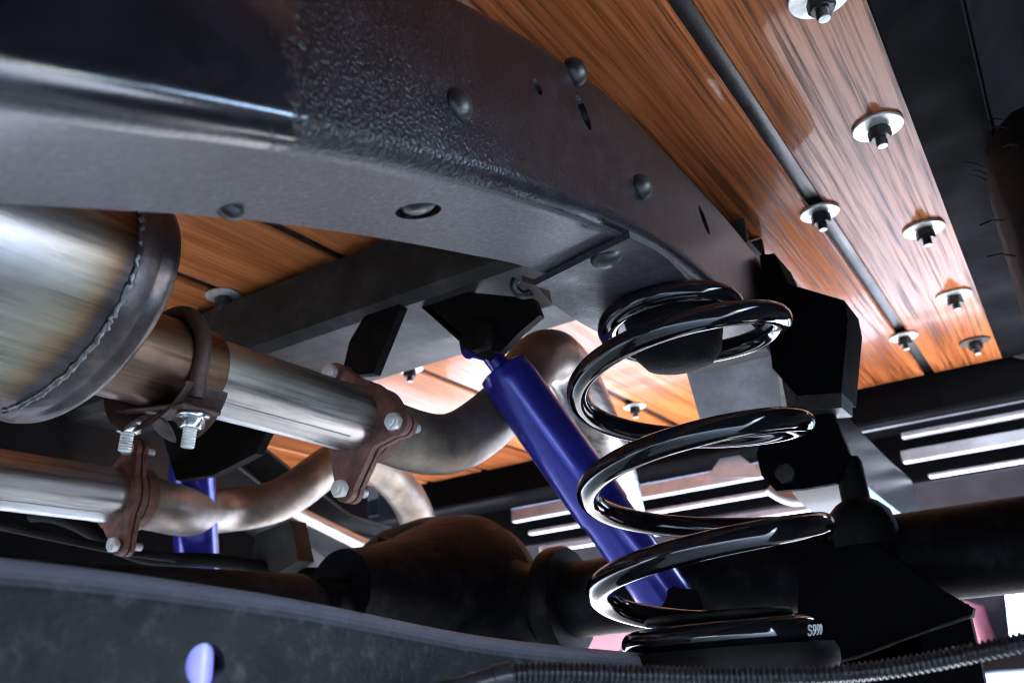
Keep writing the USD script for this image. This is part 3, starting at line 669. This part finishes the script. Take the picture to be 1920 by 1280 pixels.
# ------------------------------------------------------------------ bracket and plates behind the spring
ob = Thing('frame_bracket', 'black boxy bracket on the frame rail beside the oak planks', 'bracket')
ob.part('box', slab([onx(*p, .965) for p in ((1424, 478), (1452, 475), (1478, 532), (1583, 563), (1590, 600), (1577, 738), (1500, 748), (1448, 690))], (.07, 0, 0)), 'black_satin', smooth=20)
ob.part('foot', slab([onx(*p, .96) for p in ((1490, 742), (1578, 736), (1578, 764), (1500, 770))], (.05, 0, 0)), 'sill_grey')
ob.done()
gp = Thing('support_plate', 'grey steel plate hanging behind the top spring coil', 'plate')
gp.part('plate', slab([onplane(*p, A(1.0, .3, .32), A(.62, 0, .78)) for p in ((1275, 655), (1316, 800), (1470, 790), (1450, 630))], (.005, 0, .0063)), 'grey_primer')
gp.part('rib', slab([onx(*p, .995) for p in ((1452, 640), (1472, 650), (1520, 770), (1480, 785))], (.03, 0, 0)), 'dark_rust')
gp.done()

# ------------------------------------------------------------------ bumper and roll pan at the tail
rp = Thing('roll_pan', 'black rear panel closing the tail behind the axle', 'body panel')
rp.part('panel', rbox((2.02, -.4, .335), (2.04, 1.95, ZB + .05), .004), 'black_satin')
rp.part('tail_top', rbox((1.87, -.4, ZB - .06), (2.019, 1.95, ZB - .04), .004), 'black_satin'); rp.done()
bu = Thing('rear_bumper', 'silver bumper bars and brackets crossing behind the axle', 'bumper')
def bar(px0, px1, x, h, dep=.02, y=None):
    a, b = onx(*px0, x), onx(*px1, x); z = (a[2] + b[2]) / 2
    return rbox((x, b[1], z - h / 2), (x + dep, a[1], z + h / 2), .003)
bu.part('bar', bar((1610, 803), (2050, 715), 1.90, .016), 'bumper_silver')
bu.part('bar', bar((1690, 822), (2050, 742), 1.90, .012), 'bumper_silver')
bu.part('bar', bar((1690, 858), (2050, 790), 1.92, .026), 'bumper_silver')
bu.part('bar', bar((1740, 893), (2050, 838), 1.94, .008), 'bumper_silver')
bu.part('bar', bar((958, 965), (1440, 878), 1.86, .034), 'bumper_silver')
bu.part('bar', bar((990, 1003), (1440, 915), 1.88, .010), 'bumper_silver')
bu.part('bar', bar((1010, 1028), (1560, 945), 1.90, .016), 'bumper_silver')
bu.part('mount_plate', slab([onx(*p, 1.85) for p in ((1325, 895), (1365, 838), (1432, 888), (1425, 895))], (.008, 0, 0)), 'bumper_silver')
bu.part('mount_plate', slab([onx(*p, 1.84) for p in ((1640, 905), (1690, 950), (1720, 970), (1655, 975), (1630, 960))], (.008, 0, 0)), 'bumper_silver')
bu.done()
hb = Thing('frame_bracket', 'dark bracket with a round bolt below the grey plate behind the spring', 'bracket')
hb.part('plate', slab([onx(*p, .985) for p in ((1418, 850), (1450, 775), (1560, 768), (1592, 850), (1568, 905), (1505, 916), (1455, 920), (1428, 892))], (.012, 0, 0)), 'black_satin')
hb.part('bolt', hexnut(onx(1475, 888, .983), (-1, 0, 0), .0115, .008), 'dark_nut')
hb.part('clip', tube(spline([onx(*p, 1.53) for p in ((1445, 915), (1470, 930), (1500, 935), (1540, 912), (1565, 905), (1570, 935))], 24), .012, 12), 'bumper_silver')
hb.done()
tb = Thing('track_bar', 'thin grey rod slanting below the second bent pipe', 'rod')
tb.part('rod', tube([depth(520, 945, 1.6), depth(600, 983, 1.66), depth(690, 1026, 1.72)], .014, 16), 'pipe_steel'); tb.done()
bl = Thing('brake_line', 'black cable bundle hanging above the trailing arm at left', 'cable')
bl.part('cable', tube(spline([depth(60, 965, 1.2), depth(160, 990, 1.2), depth(260, 1040, 1.22), depth(400, 1050, 1.24), depth(500, 1065, 1.26), depth(620, 1075, 1.28)], 50), .010, 12), 'rubber')
bl.part('cable', tube(spline([depth(0, 985, 1.1), depth(120, 1010, 1.1), depth(220, 1030, 1.14), depth(330, 1045, 1.18)], 40), .006, 10), 'rubber')
bl.done()

# ------------------------------------------------------------------ what shows beyond the truck
rc_ = Thing('parked_car', 'red car parked behind the truck, blurred under the axle', 'car')
def carbody(x0, y0, w_, prof, th): pass
O = A(14., 1.45, -.3125)
cp_ = [(0, .25), (.05, .75), (.9, .95), (1.5, 1.5), (3.1, 1.55), (4.0, 1.05), (5.0, .95), (5.15, .3), (4.6, .25), (.5, .22)]
rc_.part('body', slab([O + A(0, 1.25 * y, 1.25 * z) for y, z in cp_], (2.2, 0, 0)), 'red_body', smooth=20)
rc_.part('window', slab([O + A(-.01, 1.25 * y, 1.25 * z) for y, z in ((1.25, 1.02), (1.65, 1.42), (3.0, 1.45), (3.6, 1.06))], (.008, 0, 0)), 'tinted_glass')
for y in (1.0, 4.1): rc_.part('wheel', lathe([(0, 0), (.28, 0), (.40, .03), (.42, .08), (.42, .25), (0, .25)], O + A(-.03, 1.25 * y, .42), (1, 0, 0), 32), 'rubber')
rc_.done()
vn = Thing('parked_van', 'white van parked right of the red car, out of focus', 'van')
O2 = A(14., -5.2, -.3125)
vn.part('body', slab([O2 + A(0, y, z) for y, z in ((0, .4), (0, 1.5), (.3, 1.65), (4.6, 1.65), (5.2, 1.2), (6.2, 1.1), (6.3, .4))], (2.4, 0, 0)), 'white_wall')
vn.part('window', slab([O2 + A(-.01, y, z) for y, z in ((3.9, 1.15), (3.9, 1.5), (4.5, 1.5), (5.0, 1.15))], (.008, 0, 0)), 'tinted_glass')
for y in (1.2, 5.0): vn.part('wheel', lathe([(0, 0), (.28, 0), (.40, .03), (.42, .08), (.42, .25), (0, .25)], O2 + A(-.03, y, .42), (1, 0, 0), 32), 'rubber')
vn.done()
wl = Thing('wall', 'dark brown building wall far behind the red car', 'wall')
wl.part('panel', box((16, -22, -.31), (16.3, 30, 6.4)), 'dark_wall')
wl.part('coping', rbox((15.94, -22, 6.4), (16.36, 30, 6.5), .02), 'dark_wall'); wl.done()
